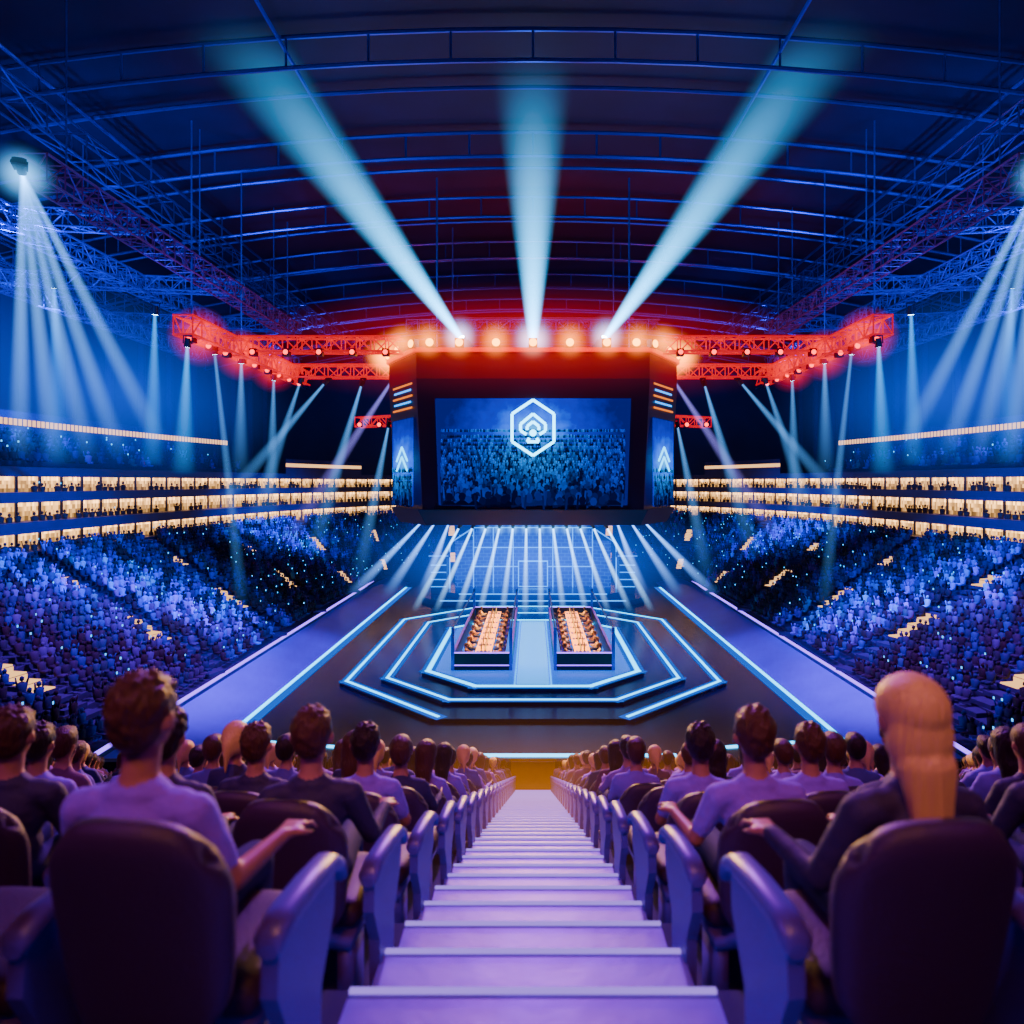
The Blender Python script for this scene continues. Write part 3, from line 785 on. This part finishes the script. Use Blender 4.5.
# ------------------------------------------------------------ court floor lines and ramps
mb=MB()
for s in(-1,1):
    mb.face([(s*14.0,27,.02),(s*14.0,80,.02),(s*16.8,80,.75),(s*16.8,27,.75)][::s],M['ramp'])
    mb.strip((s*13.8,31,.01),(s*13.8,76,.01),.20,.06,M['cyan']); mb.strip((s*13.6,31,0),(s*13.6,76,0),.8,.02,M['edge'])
    mb.box((s*17.0,53,.45),(.35,54,.9),M['fascia']); mb.box((s*17.0,53,.93),(.22,54,.06),M['purple'])
    mb.strip((s*13.4,31.2,0),(s*6.6,30.0,0),.2,.05,M['cyan'])
mb.strip((-5.9,29.4,0),(5.9,29.4,0),.25,.05,M['cyan'])
mb.obj('court_edge_leds')
st=MB()
M['dais']=mat('stage_deck',(.006,.010,.09),.22,noise=.4,nscale=.5)
def octpoly(x,y0,y1,cx,cy): return [(-x+cx,y0),(x-cx,y0),(x,y0+cy),(x,y1-cy),(x-cx,y1),(-x+cx,y1),(-x,y1-cy),(-x,y0+cy)]
def prism(mb,P,z0,z1,m):
    n=len(P); mb.add([(x,y,z0) for x,y in P]+[(x,y,z1) for x,y in P],[tuple(range(n,2*n)),tuple(range(n-1,-1,-1))]+[(i,(i+1)%n,n+(i+1)%n,n+i) for i in range(n)],m)
prism(st,octpoly(10.9,33.5,64,6,6),.0,.16,M['dais']);prism(st,octpoly(8.6,35.6,60,4,4),.16,.32,M['dais']);prism(st,octpoly(6.4,37.4,56,3,3),.32,.48,M['dais'])
def outline(P,z,w,m,skip=()):
    n=len(P)
    for i in range(n):
        if i in skip: continue
        st.strip((*P[i],z+.012),(*P[(i+1)%n],z+.012),w,.03,m)
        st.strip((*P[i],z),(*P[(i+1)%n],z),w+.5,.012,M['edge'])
outline(octpoly(10.6,33.8,63.7,6,6),.16,.16,M['cyan'],skip=(0,));outline(octpoly(8.3,35.9,59.7,4,4),.32,.15,M['white']);outline(octpoly(6.1,37.7,55.7,3,3),.49,.28,M['cyan'])
M['deckglow']=mat('deck_reflection_glow',(.05,.25,.7),.3,emit=(.02,.38,1),estr=1.7)  # emission stands in for blue-white light reflected off the deck
st.box((0,47,.487),(1.8,18,.012),M['deckglow'])
for x in(-1,1): st.strip((x,38,.48),(x,56,.48),.1,.03,M['cyan2'])
M['inner']=mat('inner_deck_reflection',(.01,.05,.4),.25,emit=(.0,.18,1),estr=.9)  # bright reflection around the desks painted as a glowing deck
prism(st,octpoly(6.0,37.8,55.6,2.8,2.8),.47,.484,M['inner'])
st.obj('octagonal_stage')

LPp=low_person('short',M['hairbrown'],('fwd','fwd'),vox=.035)
M['warmdesk']=mat('desk_top_lit',(.6,.25,.04),.5,emit=(1,.38,.03),estr=.6)  # warm booth light painted into the desk top as emission
M['monitor']=emat('monitor_screen',(1,.50,.10),2.6)
for s in(-1,1):
    g=empty('esports_gaming_booth',(s*3.0,0,.48))
    b=MB(); x0,x1,y0,y1=-1.7,1.7,41,56
    for x in(x0,x1):
        b.box((x,(y0+y1)/2,.5),(.12,y1-y0,1.0),M['black']); b.box((x,(y0+y1)/2,1.02),(.16,y1-y0,.05),M['chairarm'])
    for y in(y0,y1):
        b.box((0,y,.5),(x1-x0,.12,1.0),M['black']); b.box((0,y,1.02),(x1-x0,.14,.05),M['purple'])
        for x in(x0,x1): b.box((x,y,1.25),(.18,.18,2.5),M['steel'])
    b.box((0,y0-.07,.3),(3.2,.03,.06),M['purple'])
    for x in(x0,x1): b.bar((x,y0,2.45),(x,y1,2.3),.06,M['black'],6)
    b.obj('booth_walls',g)
    d=MB(); d.box((0,48.5,.74),(1.0,14,.05),M['warmdesk'])
    for y in np.arange(42,56,1.75): d.box((0,y,.36),(.8,.06,.72),M['black'])
    for i in range(8):
        y=42.3+i*1.75
        for q in(-1,1):
            d.box((q*.12,y,1.1),(.04,.62,.38),M['black']); d.box((q*.145,y,1.1),(.01,.56,.32),M['monitor'])
            d.box((q*.12,y,.83),(.04,.06,.2),M['black']); d.box((q*.12,y,.775),(.18,.26,.02),M['black']); d.box((q*.34,y,.775),(.14,.42,.02),M['chairarm'])
    d.obj('desk_and_monitors',g)
    it=[]
    for i in range(8):
        y=42.3+i*1.75
        for q in(-1,1):
            it.append((LPp,(q*1.02,y,0.02),q*math.pi/2,1.05,random.choice([(.8,.40,.06),(.6,.22,.04),(.3,.12,.04),(.9,.55,.12)])))
            it.append((T_seat,(q*1.2,y,0.02),q*math.pi/2,.9,(1,1,1)))
    merged('players_and_chairs',it,parent=g)
    l=bpy.data.lights.new('booth_light','AREA');l.energy=1700;l.color=(1,.48,.06);l.shape='RECTANGLE';l.size=2.2;l.size_y=14;l.spread=1.2
    o=bpy.data.objects.new('booth_light',l);COL.objects.link(o);o.parent=g;o.location=(0,48.5,5.0)

S=empty('stage_backdrop_set',(0,0,0))
M['ledwall']=bpy.data.materials.new('led_wall');m=M['ledwall'];m.use_nodes=True;nt=m.node_tree;nt.nodes.clear()
o_=nt.nodes.new('ShaderNodeOutputMaterial');e_=nt.nodes.new('ShaderNodeEmission');tc=nt.nodes.new('ShaderNodeTexCoord');br=nt.nodes.new('ShaderNodeTexBrick')
mp=nt.nodes.new('ShaderNodeMapping');mp.inputs['Rotation'].default_value=(math.pi/2,0,0);nt.links.new(tc.outputs['Object'],mp.inputs[0]);nt.links.new(mp.outputs[0],br.inputs[0])
br.inputs['Scale'].default_value=.7;br.inputs['Color1'].default_value=(.0,.015,.30,1);br.inputs['Color2'].default_value=(.0,.04,.5,1);br.inputs['Mortar'].default_value=(.0,.16,.9,1);br.inputs['Mortar Size'].default_value=.02
nt.links.new(br.outputs[0],e_.inputs[0]);e_.inputs[1].default_value=.8;nt.links.new(e_.outputs[0],o_.inputs[0])
b=MB()
b.box((0,71,3.6),(12,.4,6.2),M['ledwall'])
for s in(-1,1): b.box((s*6.9,70.4,3.0),(1.8,.5,5.2),M['ledwall'],Matrix.Rotation(-s*.5,3,'Z'))
b.obj('led_wall',S)
M['tube']=emat('set_tube',(.0,.26,1),2.8)
b=MB()
prism(b,octpoly(10.6,64.8,74,2,2),0,.5,M['dais']);prism(b,octpoly(9,66.2,73,2,2),.5,.9,M['dais'])
for y,z,x in((64.8,.5,8.6),(66.2,.9,7)): b.box((0,y-.02,z),(2*x,.1,.08),M['cyan2'])
for s in(-1,1):
    b.box((s*9.2,69,2.3),(1.5,1.5,3.4),M['black'])
    for z in(1.3,2.0,2.7,3.4): b.box((s*9.2,68.2,z),(1.5,.06,.08),M['tube'])
    b.box((s*9.2,69,4.3),(1.9,1.7,.5),M['fascia']); b.box((s*9.2,68.1,4.3),(1.9,.06,.06),M['tube'])
    for x in(2.0,4.0,6.0): b.bar((s*x,70.6,.9),(s*x,70.6,6.9),.05,M['tube'],6)
    b.bar((s*6,70.5,6.9),(s*8.3,69.8,5.4),.06,M['tube'],6);b.bar((s*8.3,69.8,5.4),(s*8.3,69.8,.9),.06,M['tube'],6)
for z in(6.9,4.9,3.0): b.bar((-6,70.5,z),(6,70.5,z),.05,M['tube'],6)
b.box((0,70.3,2.3),(3.0,.3,2.6),M['cyan2']); b.box((0,70.1,2.3),(2.8,.2,2.4),M['ledwall'])
truss(b,(-9.5,70,7.6),(9.5,70,7.6),.8,M['steel'],.06)
b.obj('stage_frame',S)

# ------------------------------------------------------------ lights
def area(name,loc,target,size,energy,col,spread=None):
    l=bpy.data.lights.new(name,'AREA');l.energy=energy;l.color=col;l.size=size
    if spread: l.spread=spread
    o=bpy.data.objects.new(name,l);COL.objects.link(o);o.location=loc
    o.rotation_euler=(Vector(target)-Vector(loc)).to_track_quat('-Z','Y').to_euler();return o
def spot(name,loc,target,energy,col,ang,blend=.7,soft=.4):
    l=bpy.data.lights.new(name,'SPOT');l.energy=energy;l.color=col;l.spot_size=math.radians(ang);l.spot_blend=blend;l.shadow_soft_size=soft
    o=bpy.data.objects.new(name,l);COL.objects.link(o);o.location=loc
    o.rotation_euler=(Vector(target)-Vector(loc)).to_track_quat('-Z','Y').to_euler();return o
for s in(-1,1):
    spot('stand_wash',(s*10,40,23),(s*27,45,4),60000,(.03,.16,1),55)
    spot('stand_wash',(s*8,60,23),(s*22,72,4),75000,(.03,.20,1),60)
    spot('stand_wash',(s*14,30,23),(s*22,36,2),50000,(.45,.03,1),50)
    spot('roof_wash',(s*24,34,16.5),(s*30,50,32),17000,(.01,.07,1),110)
    spot('roof_wash',(s*10,30,17),(s*18,38,33),3500,(.03,.05,1),110)
    spot('roof_wash',(s*30,70,14),(s*22,85,32),8000,(.02,.04,1),110)
    area('wall_wash',(s*34,45,20),(s*44,50,18),8,3500,(.0,.15,1))
    spot('ramp_wash',(s*8,45,20),(s*15.4,42,0),24000,(.30,.04,1),60)
    spot('red_wash',(s*13,52,22.5),(s*12,60,32),3200,(1,.01,.01),130)
    spot('crown_wash',(s*3,43,23),(s*3,48,19),500,(1,.05,.01),90)
spot('red_wash_middle',(0,56,24.6),(0,60,34),2800,(1,.01,.02),140)
spot('audience_key',(0,30,26),(0,6,7),38000,(.45,.04,1),70)
area('audience_warm',(0,20,12.5),(0,9,6),3,2600,(1,.48,.03))
spot('audience_back_violet',(-9,-3,22),(-1,4,9.5),2300,(.50,.03,1),45,soft=.8)
spot('audience_back_violet',(9,-3,22),(1.6,5,9.2),1500,(.50,.03,1),40,soft=.8)
spot('audience_back_warm',(0,-3,18),(0,8,6),1700,(1,.36,.02),36,soft=1)
spot('stair_light',(0,14,16),(0,12,4.5),2200,(.50,.24,1),30,.5)
spot('stage_key',(0,38,22),(0,50,0),26000,(.03,.14,1),60)
w=bpy.data.worlds.new('World');scn.world=w;w.use_nodes=True
w.node_tree.nodes['Background'].inputs[0].default_value=(.02,.015,.25,1);w.node_tree.nodes['Background'].inputs[1].default_value=.2

c=bpy.data.cameras.new('camera');c.sensor_width=36;c.lens=36*700/1024;c.shift_x=-21/1024;c.shift_y=-30/1024
c.dof.use_dof=True;c.dof.focus_distance=35;c.dof.aperture_fstop=1.7;c.clip_end=400
o=bpy.data.objects.new('camera',c);COL.objects.link(o);o.location=(0,0,CZ);o.rotation_euler=(math.pi/2,0,0);scn.camera=o
